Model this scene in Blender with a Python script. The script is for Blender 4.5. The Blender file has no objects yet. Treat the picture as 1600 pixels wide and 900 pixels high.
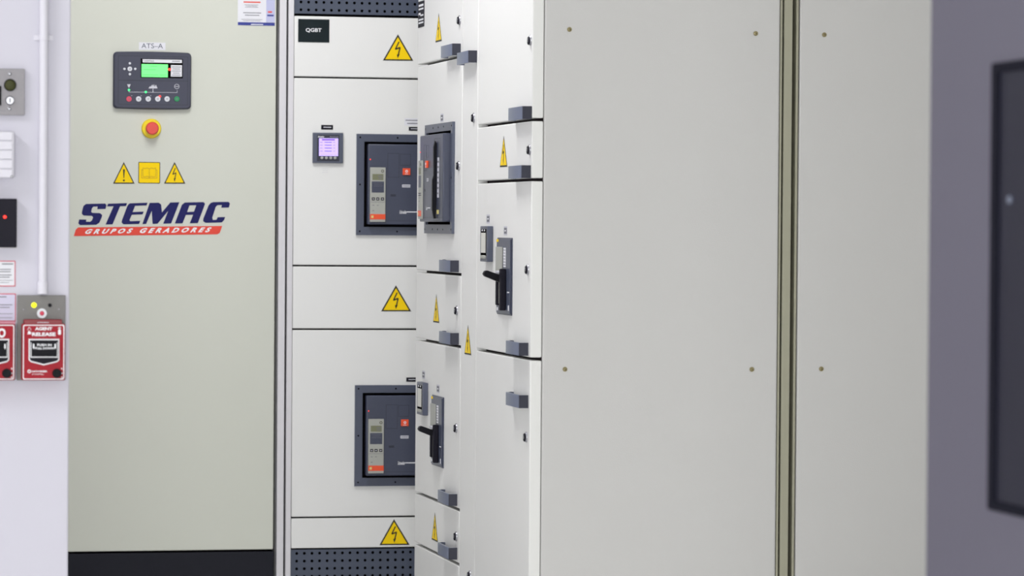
import bpy, bmesh, math
from mathutils import Vector, Matrix
from mathutils.geometry import tessellate_polygon
PI = math.pi
SC = bpy.context.scene
COL = SC.collection

# ------------------------------------------------------------------ camera
FPX = 5456.8
YAW, PITCH, ROLL = 0.211774, 0.018103, 0.0073634
CAM = Vector((0.0, 0.0, 1.2))
cy, sy, cp, sp = math.cos(YAW), math.sin(YAW), math.cos(PITCH), math.sin(PITCH)
FW = Vector((sy*cp, cy*cp, -sp))
RT0 = Vector((cy, -sy, 0.0))
UP0 = RT0.cross(FW)
RT = RT0*math.cos(ROLL) + UP0*math.sin(ROLL)
UP = -RT0*math.sin(ROLL) + UP0*math.cos(ROLL)
cd = bpy.data.cameras.new('camera')
cam = bpy.data.objects.new('camera', cd)
COL.objects.link(cam)
mw = Matrix.Identity(4)
for i in range(3):
    mw[i][0], mw[i][1], mw[i][2], mw[i][3] = RT[i], UP[i], -FW[i], CAM[i]
cam.matrix_world = mw
cd.sensor_fit = 'HORIZONTAL'
cd.sensor_width = 36.0
cd.lens = 36.0*FPX/1600.0
cd.clip_start = 0.1
cd.clip_end = 60
cd.dof.use_dof = True
cd.dof.focus_distance = 9.7
cd.dof.aperture_fstop = 5.4
SC.camera = cam

# ------------------------------------------------------------------ light and exposure
SC.view_settings.view_transform = 'Standard'
SC.view_settings.look = 'None'
SC.view_settings.exposure = 0.13
SC.view_settings.gamma = 1.0
SC.view_settings.use_curve_mapping = False
W = bpy.data.worlds.new('room_air')
SC.world = W
W.use_nodes = True
W.node_tree.nodes['Background'].inputs[0].default_value = (0.9, 0.92, 1.0, 1)
W.node_tree.nodes['Background'].inputs[1].default_value = 0.2

def area(name, loc, sx, syy, power, color=(1, 1, 1), rz=0.0, tilt=(0, 0)):
    l = bpy.data.lights.new(name, 'AREA')
    l.shape = 'RECTANGLE'
    l.size, l.size_y, l.energy, l.color = sx, syy, power, color
    o = bpy.data.objects.new(name, l)
    COL.objects.link(o)
    o.location = loc
    o.rotation_euler = (tilt[0], tilt[1], rz)
    return o
CEIL = 3.3
area('ceiling_light_alcove', (1.12, 9.15, CEIL-0.06), 0.8, 1.2, 40, (1.0, 1.0, 0.99))
area('ceiling_light_aisle', (-1.7, 6.5, CEIL-0.06), 0.25, 1.2, 62, (0.97, 0.97, 1.0))
area('panel_fill_light', (2.05, 4.3, CEIL-0.06), 0.3, 1.2, 8, (1.0, 0.99, 0.97))  # added fill lamp, placed to brighten the side panels
area('front_fill_light', (-0.45, -1.2, 0.9), 2.4, 1.3, 212, (0.98, 0.99, 1.0), tilt=(PI/2, 0))  # added frontal fill behind the camera, evens the alcove; no real entrance

# ------------------------------------------------------------------ materials
def lin(c):
    return tuple(((v/255.0)/12.92 if v/255.0 <= 0.04045 else ((v/255.0+0.055)/1.055)**2.4) for v in c)
MATS = {}
def mat(name, rgb, rough=0.5, metal=0.0, emit=0.0, noise=0.02, bump=0.0, scale=60.0, spec=0.5, coat=0.0):
    m = bpy.data.materials.new(name)
    m.use_nodes = True
    nt = m.node_tree
    b = nt.nodes['Principled BSDF']
    c = lin(rgb)
    b.inputs['Roughness'].default_value = rough
    b.inputs['Metallic'].default_value = metal
    b.inputs['Specular IOR Level'].default_value = spec
    b.inputs['Coat Weight'].default_value = coat
    tc = nt.nodes.new('ShaderNodeTexCoord')
    nz = nt.nodes.new('ShaderNodeTexNoise')
    nz.inputs['Scale'].default_value = scale
    nz.inputs['Detail'].default_value = 4
    nt.links.new(tc.outputs['Object'], nz.inputs['Vector'])
    mx = nt.nodes.new('ShaderNodeMixRGB')
    mx.inputs[1].default_value = tuple(max(0, v*(1-noise)) for v in c) + (1,)
    mx.inputs[2].default_value = tuple(min(1, v*(1+noise)) for v in c) + (1,)
    nt.links.new(nz.outputs['Fac'], mx.inputs[0])
    nt.links.new(mx.outputs[0], b.inputs['Base Color'])
    if bump:
        bp = nt.nodes.new('ShaderNodeBump')
        bp.inputs['Strength'].default_value = bump
        bp.inputs['Distance'].default_value = 0.001
        n2 = nt.nodes.new('ShaderNodeTexNoise')
        n2.inputs['Scale'].default_value = 350
        nt.links.new(tc.outputs['Object'], n2.inputs['Vector'])
        nt.links.new(n2.outputs['Fac'], bp.inputs['Height'])
        nt.links.new(bp.outputs[0], b.inputs['Normal'])
    if emit:
        b.inputs['Emission Color'].default_value = c + (1,)
        b.inputs['Emission Strength'].default_value = emit
    MATS[name] = m
    return m
mat('wall_paint', (208, 206, 217), 0.8, noise=0.015, bump=0.1, scale=4)
mat('wall_paint_plain', (236, 236, 234), 0.8)
mat('ceiling_paint', (225, 225, 222), 0.85)
mat('floor_epoxy', (228, 228, 226), 0.4, noise=0.05, scale=3)
mat('cream_enamel', (206, 208, 197), 0.42, noise=0.012, bump=0.15, scale=5)
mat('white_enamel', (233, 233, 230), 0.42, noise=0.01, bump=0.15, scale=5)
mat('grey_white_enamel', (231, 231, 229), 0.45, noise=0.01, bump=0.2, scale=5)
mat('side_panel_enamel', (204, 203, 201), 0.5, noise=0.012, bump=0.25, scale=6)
mat('frame_enamel', (164, 162, 142), 0.5, noise=0.03, scale=20)
mat('trim_enamel', (216, 214, 218), 0.45)
mat('black_plinth', (28, 29, 38), 0.6, spec=0.2, noise=0.1, bump=0.3)
mat('gap_black', (10, 8, 10), 0.9, spec=0.0)
mat('seam_brown', (44, 30, 34), 0.8)
mat('slate_plastic', (72, 78, 97), 0.36, spec=0.6, noise=0.05, bump=0.2, scale=40)
mat('slate_dark', (61, 66, 86), 0.36, spec=0.6, noise=0.04, scale=40)
mat('handle_grey', (112, 119, 138), 0.35, noise=0.03)
mat('navy_plastic', (58, 60, 78), 0.4, noise=0.04)
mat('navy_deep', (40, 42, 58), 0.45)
mat('grille_metal', (66, 74, 92), 0.45, noise=0.06)
mat('black_plastic', (20, 20, 26), 0.5, spec=0.12)
mat('black_satin', (22, 20, 32), 0.5, spec=0.15)
mat('white_print', (238, 238, 242), 0.6)
mat('pale_print', (206, 206, 214), 0.6)
mat('grey_print', (120, 120, 128), 0.6)
mat('label_white', (226, 226, 232), 0.5)
mat('yellow_vinyl', (250, 212, 4), 0.5, spec=0.2)
mat('black_vinyl', (34, 28, 16), 0.5)
mat('book_line', (188, 150, 6), 0.5)
mat('logo_blue', (28, 29, 92), 0.5, spec=0.2, noise=0.05)
mat('logo_red', (226, 62, 42), 0.45)
mat('stop_red', (226, 76, 66), 0.35)
mat('collar_yellow', (240, 214, 20), 0.4)
mat('green_lcd', (104, 244, 120), 0.4, emit=0.75, noise=0.02)
mat('green_lcd_ink', (40, 150, 70), 0.5, emit=0.3)
mat('lilac_lcd', (186, 166, 244), 0.4, emit=0.7, noise=0.02)
mat('lilac_ink', (104, 74, 178), 0.5, emit=0.3)
mat('violet_bar', (110, 60, 180), 0.5, emit=0.4)
mat('led_green', (60, 240, 120), 0.3, emit=1.6)
mat('led_red', (255, 50, 40), 0.3, emit=2.0)
mat('led_yellow', (240, 240, 20), 0.3, emit=1.3)
mat('button_white', (220, 222, 228), 0.4)
mat('button_red', (220, 70, 96), 0.4)
mat('button_green', (24, 140, 84), 0.4)
mat('orange_plastic', (238, 84, 44), 0.4)
mat('trip_grey', (172, 173, 166), 0.5, noise=0.04)
mat('lcd_olive', (122, 124, 96), 0.4)
mat('steel_brushed', (144, 141, 145), 0.5, metal=0.15, noise=0.06, scale=120)
mat('steel_plate_dim', (116, 114, 112), 0.5, metal=0.15, noise=0.05, scale=120)
mat('chrome', (170, 170, 176), 0.3, metal=1.0)
mat('olive_lens', (66, 68, 38), 0.5, spec=0.2)
mat('fire_red', (160, 30, 44), 0.5, spec=0.2, noise=0.03)
mat('fire_red_dark', (130, 24, 36), 0.4)
mat('pink_edge', (214, 150, 168), 0.5)
mat('sign_red', (206, 60, 84), 0.5)
mat('pale_blue', (188, 190, 222), 0.5)
mat('pale_lilac', (204, 200, 222), 0.5)
mat('royal_blue', (44, 56, 142), 0.5)
mat('plate_green_black', (22, 32, 36), 0.5, spec=0.15, noise=0.3, scale=18)
mat('screw_brass', (150, 140, 104), 0.35, metal=0.6)
mat('dusk_enamel', (90, 87, 102), 0.55, noise=0.03, bump=0.3, scale=5)
mat('tinted_acrylic', (30, 30, 44), 0.4, noise=0.06, scale=3, spec=0.1)
mat('gasket', (20, 20, 32), 0.9, spec=0.1)
mat('plastic_white', (218, 216, 225), 0.5)
mat('screen_cream', (214, 214, 206), 0.4)
mat('cream_sticker', (222, 208, 130), 0.5)

# ------------------------------------------------------------------ frames and mesh builder
class Frame:
    """local (u, v, n): u right, v up, n out of the surface"""
    def __init__(s, o, u, v, n):
        s.o, s.u, s.v, s.n = Vector(o), Vector(u), Vector(v), Vector(n)
    def w(s, u, v, n=0.0):
        return s.o + s.u*u + s.v*v + s.n*n
    def p(s, x, y, n=0.0):
        d = RT*(x-800) - UP*(y-450) + FW*FPX
        o = s.o + s.n*n
        t = (o-CAM).dot(s.n)/d.dot(s.n)
        q = CAM + d*t - s.o
        return q.dot(s.u), q.dot(s.v)
    def sub(s, u, v, n=0.0):
        return Frame(s.w(u, v, n), s.u, s.v, s.n)
def front(Y): return Frame((0, Y, 0), (1, 0, 0), (0, 0, 1), (0, -1, 0))
def side(X): return Frame((X, 0, 0), (0, -1, 0), (0, 0, 1), (-1, 0, 0))

TXT = {}
def text_tris(s, bold, shear, spacing):
    k = (s, bold, shear, spacing)
    if k in TXT: return TXT[k]
    cu = bpy.data.curves.new('t', 'FONT')
    cu.body = s
    cu.offset = bold
    cu.space_character = spacing
    cu.resolution_u = 3
    ob = bpy.data.objects.new('t', cu)
    COL.objects.link(ob)
    bpy.context.view_layer.update()
    dg = bpy.context.evaluated_depsgraph_get()
    me = bpy.data.meshes.new_from_object(ob.evaluated_get(dg))
    vs = [(v.co.x + shear*v.co.y, v.co.y) for v in me.vertices]
    fs = [tuple(p.vertices) for p in me.polygons]
    x0 = min(v[0] for v in vs); x1 = max(v[0] for v in vs)
    y0 = min(v[1] for v in vs); y1 = max(v[1] for v in vs)
    vs = [((x-x0)/(x1-x0), (y-y0)/(y1-y0)) for x, y in vs]
    bpy.data.objects.remove(ob); bpy.data.curves.remove(cu); bpy.data.meshes.remove(me)
    TXT[k] = (vs, fs)
    return TXT[k]

def rrect(u0, u1, v0, v1, r, k=5):
    pts = []
    for cx, cyy, a0 in ((u1-r, v0+r, -PI/2), (u1-r, v1-r, 0), (u0+r, v1-r, PI/2), (u0+r, v0+r, PI)):
        for i in range(k+1):
            a = a0 + PI/2*i/k
            pts.append((cx+r*math.cos(a), cyy+r*math.sin(a)))
    return pts
def circ(u, v, r, k=28, sx=1.0):
    return [(u+sx*r*math.cos(2*PI*i/k), v+r*math.sin(2*PI*i/k)) for i in range(k)]

class B:
    def __init__(s, m):
        s.bm = bmesh.new(); s.slots = []; s.m(m)
    def m(s, name):
        if name not in s.slots: s.slots.append(name)
        s.cur = s.slots.index(name)
        return s
    def face(s, vs, smooth=False):
        try:
            f = s.bm.faces.new(vs)
            f.material_index = s.cur; f.smooth = smooth
            return f
        except ValueError:
            return None
    def box(s, fr, u0, u1, v0, v1, n0, n1, bev=0.0, seg=2):
        vs = [s.bm.verts.new(fr.w(u, v, n)) for n in (n0, n1) for v in (v0, v1) for u in (u0, u1)]
        fs = [s.face([vs[i] for i in q]) for q in ((0, 2, 3, 1), (4, 5, 7, 6), (0, 1, 5, 4), (2, 6, 7, 3), (0, 4, 6, 2), (1, 3, 7, 5))]
        if bev > 0:
            es = list({e for f in fs for e in f.edges})
            r = bmesh.ops.bevel(s.bm, geom=es, offset=bev, segments=seg, profile=0.5, affect='EDGES', material=s.cur)
            for f in r['faces']: f.smooth = seg > 1
        return s
    def prism(s, fr, pts, n0, n1, cham=0.0, holes=()):
        """extruded outline (u,v), counter-clockwise; cham = chamfer on the front rim (convex outlines)"""
        a = sum(p[0]*q[1]-q[0]*p[1] for p, q in zip(pts, pts[1:]+pts[:1]))
        if a < 0: pts = pts[::-1]
        loops = [pts] + [list(h) for h in holes]
        fl = [p for l in loops for p in l]
        back = [s.bm.verts.new(fr.w(p[0], p[1], n0)) for p in fl]
        if cham > 0 and not holes:
            mid = [s.bm.verts.new(fr.w(p[0], p[1], n1-cham)) for p in fl]
            cx = sum(p[0] for p in pts)/len(pts); cyy = sum(p[1] for p in pts)/len(pts)
            wu = max(p[0] for p in pts)-min(p[0] for p in pts); wv = max(p[1] for p in pts)-min(p[1] for p in pts)
            ku, kv = 1-2*cham/wu, 1-2*cham/wv
            top = [s.bm.verts.new(fr.w(cx+(p[0]-cx)*ku, cyy+(p[1]-cyy)*kv, n1)) for p in fl]
            rings = [back, mid, top]
        else:
            top = [s.bm.verts.new(fr.w(p[0], p[1], n1)) for p in fl]
            rings = [back, top]
        for r0, r1 in zip(rings, rings[1:]):
            b = 0
            for l in loops:
                k = len(l)
                for i in range(k):
                    j = (i+1) % k
                    s.face([r0[b+i], r0[b+j], r1[b+j], r1[b+i]], smooth=k > 16)
                b += k
        for tri in tessellate_polygon([[Vector((p[0], p[1], 0)) for p in l] for l in loops]):
            s.face([top[i] for i in tri]); s.face([back[i] for i in tri][::-1])
        return s
    def flat(s, fr, pts, n, holes=(), t=0.0004):
        return s.prism(fr, pts, n, n+t, holes=holes)
    def rect(s, fr, u0, u1, v0, v1, n, t=0.0004):
        return s.prism(fr, [(u0, v0), (u1, v0), (u1, v1), (u0, v1)], n, n+t)
    def cyl(s, fr, u, v, r, n0, n1, k=28, cham=0.0):
        return s.prism(fr, circ(u, v, r, k), n0, n1, cham=cham)
    def dome(s, fr, u, v, r, n0, h, k=24, rings=5):
        prev = [s.bm.verts.new(fr.w(p[0], p[1], n0)) for p in circ(u, v, r, k)]
        for j in range(1, rings):
            a = PI/2*j/rings
            cur = [s.bm.verts.new(fr.w(p[0], p[1], n0+h*math.sin(a))) for p in circ(u, v, r*math.cos(a), k)]
            for i in range(k): s.face([prev[i], prev[(i+1) % k], cur[(i+1) % k], cur[i]], True)
            prev = cur
        s.face(prev, True)
        return s
    def ring(s, fr, u, v, r0, r1, n0, n1, k=32):
        return s.prism(fr, circ(u, v, r1, k), n0, n1, holes=(circ(u, v, r0, k),))
    def line(s, fr, pts, wd, n, t=0.0004):
        for (x0, y0), (x1, y1) in zip(pts, pts[1:]):
            dx, dy = x1-x0, y1-y0; L = math.hypot(dx, dy) or 1
            px, py = -dy/L*wd/2, dx/L*wd/2
            s.prism(fr, [(x0-px, y0-py), (x1-px, y1-py), (x1+px, y1+py), (x0+px, y0+py)], n, n+t)
        return s
    def outline(s, fr, pts, wd, n, t=0.0004):
        cx = sum(p[0] for p in pts)/len(pts); cyy = sum(p[1] for p in pts)/len(pts)
        wu = max(p[0] for p in pts)-min(p[0] for p in pts); wv = max(p[1] for p in pts)-min(p[1] for p in pts)
        inner = [(cx+(p[0]-cx)*(1-2*wd/wu), cyy+(p[1]-cyy)*(1-2*wd/wv)) for p in pts]
        return s.prism(fr, pts, n, n+t, holes=(inner,))
    def text(s, fr, st, quad, n, bold=0.0, shear=0.0, spacing=1.0):
        """quad: bottom-left, bottom-right, top-right, top-left in (u,v)"""
        vs, fs = text_tris(st, bold, shear, spacing)
        a, b, c, d = [Vector(q) for q in quad]
        bv = []
        for x, y in vs:
            q = (a*(1-x)+b*x)*(1-y) + (d*(1-x)+c*x)*y
            bv.append(s.bm.verts.new(fr.w(q.x, q.y, n)))
        for f in fs: s.face([bv[i] for i in f])
        return s
    def textbox(s, fr, st, u0, u1, v0, v1, n, **k):
        return s.text(fr, st, ((u0, v0), (u1, v0), (u1, v1), (u0, v1)), n, **k)
    def lines_of_print(s, fr, u0, u1, v0, v1, n, rows, fill=0.4, ragged=(1, .8, .93, .7, .88)):
        st = (v1-v0)/rows
        for i in range(rows):
            vv = v1-(i+0.5)*st
            k = ragged[i % len(ragged)]
            mid = (u0+u1)/2; hw = (u1-u0)/2*k
            s.rect(fr, mid-hw, mid+hw, vv-st*fill/2, vv+st*fill/2, n)
        return s
    def obj(s, name, parent=None, loc=None, label=None, kind=None):
        base = Vector(parent['_base']) if parent and '_base' in parent else (Vector(loc) if loc else Vector((0, 0, 0)))
        for v in s.bm.verts: v.co -= base
        for e in s.bm.edges:
            if len(e.link_faces) == 2 and (not all(f.smooth for f in e.link_faces) or e.calc_face_angle(0) > 0.7): e.smooth = False
        me = bpy.data.meshes.new(name)
        s.bm.to_mesh(me); s.bm.free()
        for k in s.slots: me.materials.append(MATS[k])
        o = bpy.data.objects.new(name, me)
        COL.objects.link(o)
        if parent:
            o.parent = parent
            o['_base'] = list(base)
        else:
            o.location = base
            o['_base'] = list(base)
        if label: o['label'] = label
        if kind: o['kind'] = kind
        return o

def thing(name, label, cat, loc, group=None):
    o = bpy.data.objects.new(name, None)
    COL.objects.link(o)
    o.empty_display_size = 0.1
    o.location = loc
    o['_base'] = list(loc); o['label'] = label; o['category'] = cat
    if group: o['group'] = group
    return o
def tag(o, label, cat, group=None):
    o['label'] = label; o['category'] = cat
    if group: o['group'] = group
    return o
WF = front(0)        # world-like frame: u = X, v = Z, n = -Y
def wbox(b, x0, x1, y0, y1, z0, z1, bev=0.0): return b.box(WF, x0, x1, z0, z1, -y1, -y0, bev)

# ------------------------------------------------------------------ key planes
def at_depth(x, y, D):
    return CAM + (RT*((x-800)/FPX) - UP*((y-450)/FPX) + FW)*D
YA = at_depth(430, 450, 10.93).y          # front of the two far cabinets
XS = at_depth(745, 450, 10715/(745+373)).x   # outer face of the receding door row
YP = at_depth(829.2, 450, 10715/(829.2+373)).y   # near end of that row
YW = at_depth(50, 450, 8.0).y             # wall at the left
FA, FS, FP, FWL = front(YA), side(XS), front(YP), front(YW)

# ------------------------------------------------------------------ room
def struct(name, b): return b.obj(name, kind='structure')
wx = FWL.p(108.5, 450)[0]
b = B('floor_epoxy'); wbox(b, -4.2, 4.2, -2.2, 11.9, -0.1, 0); struct('floor', b)
b = B('ceiling_paint'); wbox(b, -4.2, 4.2, -2.2, 11.9, CEIL, CEIL+0.1); struct('ceiling', b)
b = B('wall_paint'); wbox(b, -4.2, wx, YW, 11.9, 0, CEIL, 0.004); struct('wall_left', b)
b = B('wall_paint_plain'); wbox(b, wx, 4.2, 11.7, 11.9, 0, CEIL); struct('wall_back', b)
b = B('wall_paint_plain'); wbox(b, 4.0, 4.2, -2.0, 11.7, 0, CEIL); struct('wall_right', b)
b = B('wall_paint_plain'); wbox(b, -4.2, -4.0, -2.0, YW, 0, CEIL); struct('wall_far_left', b)
b = B('wall_paint_plain'); wbox(b, -4.2, 4.2, -2.2, -2.0, 0, CEIL); struct('wall_front', b)

# ------------------------------------------------------------------ shared bits
def bolt_sign(fr, tri, parent, n, label=None, mark='bolt'):
    """tri: apex, base-left, base-right (u,v)"""
    (au, av), (lu, lv), (ru, rv) = tri
    b = B('black_vinyl')
    pts = [(lu, lv), (ru, rv), (au, av)]
    b.flat(fr, pts, n, t=0.0005)
    b.m('yellow_vinyl')
    cx = (au+lu+ru)/3; cyy = (av+lv+rv)/3; k = 0.84
    b.flat(fr, [(cx+(p[0]-cx)*k, cyy+(p[1]-cyy)*k) for p in pts], n+0.0004, t=0.0005)
    b.m('black_vinyl')
    w = abs(ru-lu); h = av-(lv+rv)/2; mu = (lu+ru)/2; mv = (lv+rv)/2
    q = lambda x, y: (mu+x*w, mv+y*h)
    m = n+0.0009
    if mark == 'bolt':
        b.line(fr, [q(.025, .72), q(-.095, .43)], w*.04, m)
        b.line(fr, [q(-.10, .43), q(.065, .50)], w*.045, m)
        b.line(fr, [q(.06, .50), q(0, .20)], w*.04, m)
        b.flat(fr, [q(-.045, .23), q(-.012, .09), q(.05, .26)], m)
    else:
        b.flat(fr, [q(-.015, .26), q(.015, .26), q(.045, .66), q(-.045, .66)], m)
        b.flat(fr, circ(*q(0, .15), w*.045, 14), m)
    return b.obj('warning_sign', parent, label=label)

def breaker(fr, parent, label=None):
    """draw-out circuit breaker front, origin top-left; 0.42 wide, 0.32 high"""
    Wd, Hh = 0.42, 0.318
    b = B('slate_plastic')
    b.prism(fr, [(0, -Hh), (Wd, -Hh), (Wd, 0), (0, 0)], 0.0, 0.008, holes=([(0.024, -Hh+0.026), (Wd-0.024, -Hh+0.026), (Wd-0.024, -0.024), (0.024, -0.024)],))
    b.m('gap_black')
    b.rect(fr, 0.002, Wd-0.002, -Hh+0.002, -0.002, 0.0, t=0.001)
    for u in (0.011, Wd*0.31, Wd*0.5, Wd*0.69, Wd-0.011):
        for v in (-0.011, -Hh+0.012): b.cyl(fr, u, v, 0.0028, 0.0078, 0.0085, 10)
    for v in (-Hh*0.5,):
        for u in (0.011, Wd-0.011): b.cyl(fr, u, v, 0.0028, 0.0078, 0.0085, 10)
    root = b.obj('circuit_breaker', parent, label=label)
    b = B('slate_dark')
    b.box(fr, 0.033, Wd-0.033, -Hh+0.034, -0.032, 0.0, 0.028, 0.003)
    b.m('navy_deep')
    N = 0.028
    for (u0, u1, v0, v1) in ((0.095, 0.132, -0.136, -0.060), (0.135, 0.169, -0.098, -0.062), (0.255, 0.345, -0.28, -0.045)):
        b.outline(fr, [(u0, v0), (u1, v0), (u1, v1), (u0, v1)], 0.0012, N, t=0.0003)
    b.rect(fr, 0.105, 0.122, -0.196, -0.189, N)
    b.rect(fr, 0.0395, 0.386, -0.2725, -0.2715, N)
    b.m('white_print')
    b.textbox(fr, 'Schneider', 0.134, 0.158, -0.250, -0.239, N+0.0006, bold=0.02, shear=0.2)
    b.rect(fr, 0.158, 0.198, -0.2455, -0.2425, N)
    b.m('pale_print'); b.rect(fr, 0.142, 0.168, -0.167, -0.158, N)
    b.m('grey_print'); b.lines_of_print(fr, 0.144, 0.166, -0.165, -0.160, N+0.0005, 1)
    b.m('led_red'); b.cyl(fr, 0.040, -0.080, 0.0016, N, N+0.001, 10)
    b.m('pale_print')
    b.rect(fr, 0.305, 0.330, -0.215, -0.10, N)
    b.m('grey_print'); b.lines_of_print(fr, 0.307, 0.328, -0.21, -0.105, N+0.0004, 7, 0.35)
    b.m('cream_sticker'); b.rect(fr, 0.300, 0.330, -0.262, -0.25, N)
    b.m('pale_print'); b.rect(fr, 0.225, 0.27, -0.256, -0.25, N)
    b.obj('faceplate', root)
    b = B('trip_grey')
    b.box(fr, 0.039, 0.088, -0.276, -0.105, N, N+0.006, 0.001)
    T = N+0.006
    b.m('lcd_olive'); b.rect(fr, 0.046, 0.081, -0.145, -0.126, T)
    b.m('grey_print'); b.lines_of_print(fr, 0.064, 0.079, -0.143, -0.129, T+0.0004, 2)
    b.m('slate_dark'); b.rect(fr, 0.044, 0.083, -0.184, -0.149, T)
    b.m('grey_print'); b.lines_of_print(fr, 0.048, 0.080, -0.166, -0.151, T+0.0004, 3, 0.15)
    b.m('olive_lens'); b.ring(fr, 0.0785, -0.1165, 0.0028, 0.0046, T, T+0.0006, 16)
    for u in (0.0495, 0.0635, 0.0785):
        b.m('black_plastic'); b.rect(fr, u-0.0048, u+0.0048, -0.2085, -0.1995, T)
        b.m('pale_print'); b.rect(fr, u-0.0022, u+0.0022, -0.2055, -0.2025, T+0.0004)
    b.m('grey_print'); b.rect(fr, 0.041, 0.086, -0.2145, -0.2135, T)
    for u, v in ((0.0495, -0.224), (0.0635, -0.224), (0.0495, -0.241)): b.rect(fr, u-0.003, u+0.003, v-0.001, v+0.001, T)
    b.m('orange_plastic'); b.rect(fr, 0.039, 0.088, -0.268, -0.2515, T, t=0.0008)
    b.m('cream_sticker'); b.rect(fr, 0.043, 0.050, -0.264, -0.256, T+0.0008)
    b.obj('trip_unit', root, label='grey trip unit with orange label')
    b = B('orange_plastic')
    b.box(fr, 0.143, 0.167, -0.128, -0.107, N, N+0.006, 0.001)
    b.m('white_print'); b.ring(fr, 0.155, -0.1165, 0.0022, 0.0042, N+0.006, N+0.0066, 16)
    b.rect(fr, 0.150, 0.160, -0.1255, -0.1242, N+0.006)
    b.obj('push_button', root, label='orange push button')
    # charging handle: a long black lever on the right of the front
    b = B('black_plastic')
    pts = [(0.000, -0.060), (0.005, -0.052), (0.009, -0.07), (0.008, -0.150), (0.012, -0.165), (0.012, -0.250), (0.007, -0.275), (0.002, -0.275), (0.000, -0.2)]
    hf = Frame(fr.w(0.283, 0, N), fr.n, fr.v, -fr.u)
    b.prism(hf, pts, -0.012, 0.0)
    b.obj('charging_handle', root)
    return root

def lock(fr, u, v, n, parent):
    b = B('chrome')
    b.cyl(fr, u, v, 0.0135, n, n+0.004, 24, cham=0.0015)
    b.m('black_satin')
    b.cyl(fr, u, v-0.001, 0.0105, n+0.004, n+0.0075, 20, cham=0.001)
    b.m('chrome'); b.ring(fr, u, v, 0.0025, 0.005, n+0.0075, n+0.0085, 14)
    return b.obj('lock', parent)

def pull_handle(fr, u0, u1, v0, v1, n, parent, p=0.024):
    """bracket pull: plate standing p off the door, curled far end, square near end"""
    t = 0.006
    r = 0.020
    out = []
    inn = []
    # profile in (u, n): from door at far end round to plate and back at near end
    for i in range(9):
        a = PI - PI/2*i/8
        out.append((u0+r+r*math.cos(a), n+p-r+r*math.sin(a)))
        inn.append((u0+r+(r-t)*math.cos(a), n+p-r+(r-t)*math.sin(a)))
    prof = [(u0, n)] + out + [(u1-0.002, n+p), (u1, n+p-0.002), (u1, n), (u1-t, n), (u1-t, n+p-t)] + inn[::-1] + [(u0+t, n)]
    hf = Frame(fr.w(0, 0, 0), fr.u, fr.n, -fr.v)     # (u, n) plane, extruded downwards
    b = B('handle_grey')
    b.prism(hf, prof, -v1, -v0)
    b.m('navy_deep')  # darker near face, its shade put into the colour
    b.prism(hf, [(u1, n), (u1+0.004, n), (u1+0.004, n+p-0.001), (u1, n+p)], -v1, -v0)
    b.m('slate_dark')
    b.cyl(hf, u0+0.010, n+0.008, 0.0045, -v1-0.0008, -v1, 12)
    return b.obj('handle', parent)

def tiny_tag(fr, x, y, parent, n=0.0, w=0.034, h=0.016, x1=None):
    u, v = fr.p(x, y, n)
    b = B('pale_print'); b.rect(fr, u-w/2-0.004, u+w/2+0.004, v-h/2-0.004, v+h/2+0.004, n)
    b.m('grey_print'); b.rect(fr, u-w/2, u+w/2, v-h/2, v+h/2, n+0.0004)
    b.m('white_print'); b.rect(fr, u-w/4, u+w/4, v-h/10, v+h/10, n+0.0008)
    return b.obj('identification_tag', parent)

# ------------------------------------------------------------------ ATS cabinet (cream, far left)
TOP = 2.08
fr = FA
dr = fr.p(429.6, 450)[0]
dl = dr-0.775
vbot = fr.p(268, 860.5)[1]
ats = thing('electrical_cabinet', 'tall cream cabinet with ATS-A controller, emergency stop and blue and red generator logo', 'cabinet', ((dl+dr)/2, YA+0.3, 0))
b = B('gap_black'); wbox(b, dl+0.003, dr-0.001, YA+0.02, YA+0.60, 0.01, TOP-0.01)
b.m('cream_enamel'); wbox(b, dl, dr+0.001, YA+0.05, YA+0.60, vbot, TOP, 0.002); b.obj('body', ats)
b = B('cream_enamel'); b.box(fr, dl, dr, vbot, TOP-0.02, -0.022, 0.0, 0.004); door = b.obj('door', ats)
b = B('black_plinth'); wbox(b, dl, dr+0.002, YA+0.004, YA+0.58, 0.0, vbot-0.006, 0.002); b.obj('plinth', ats)
def R(x0, y0, x1, y1, n=0.0, f=None):
    f = f or fr
    u0, v1 = f.p(x0, y0, n); u1, v0 = f.p(x1, y1, n)
    return u0, u1, v0, v1
# name label
b = B('label_white'); b.rect(fr, *R(217, 66, 258.5, 78.5), 0.0)
b.m('slate_plastic'); b.textbox(fr, 'ATS–A', *R(221, 67.6, 254.5, 75.8), 0.0008)
b.obj('name_label', ats, label='white label reading ATS-A')
# controller
def Z(x, y): return fr.p(170+x/7.5, 60+y/7.5)
def ZR(x0, y0, x1, y1):
    u0, v1 = Z(x0, y0); u1, v0 = Z(x1, y1); return u0, u1, v0, v1
u0, u1, v0, v1 = ZR(50, 158, 958, 832)
pts = []
rr = 0.012
base = rrect(u0, u1, v0, v1, rr, 6)
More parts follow.
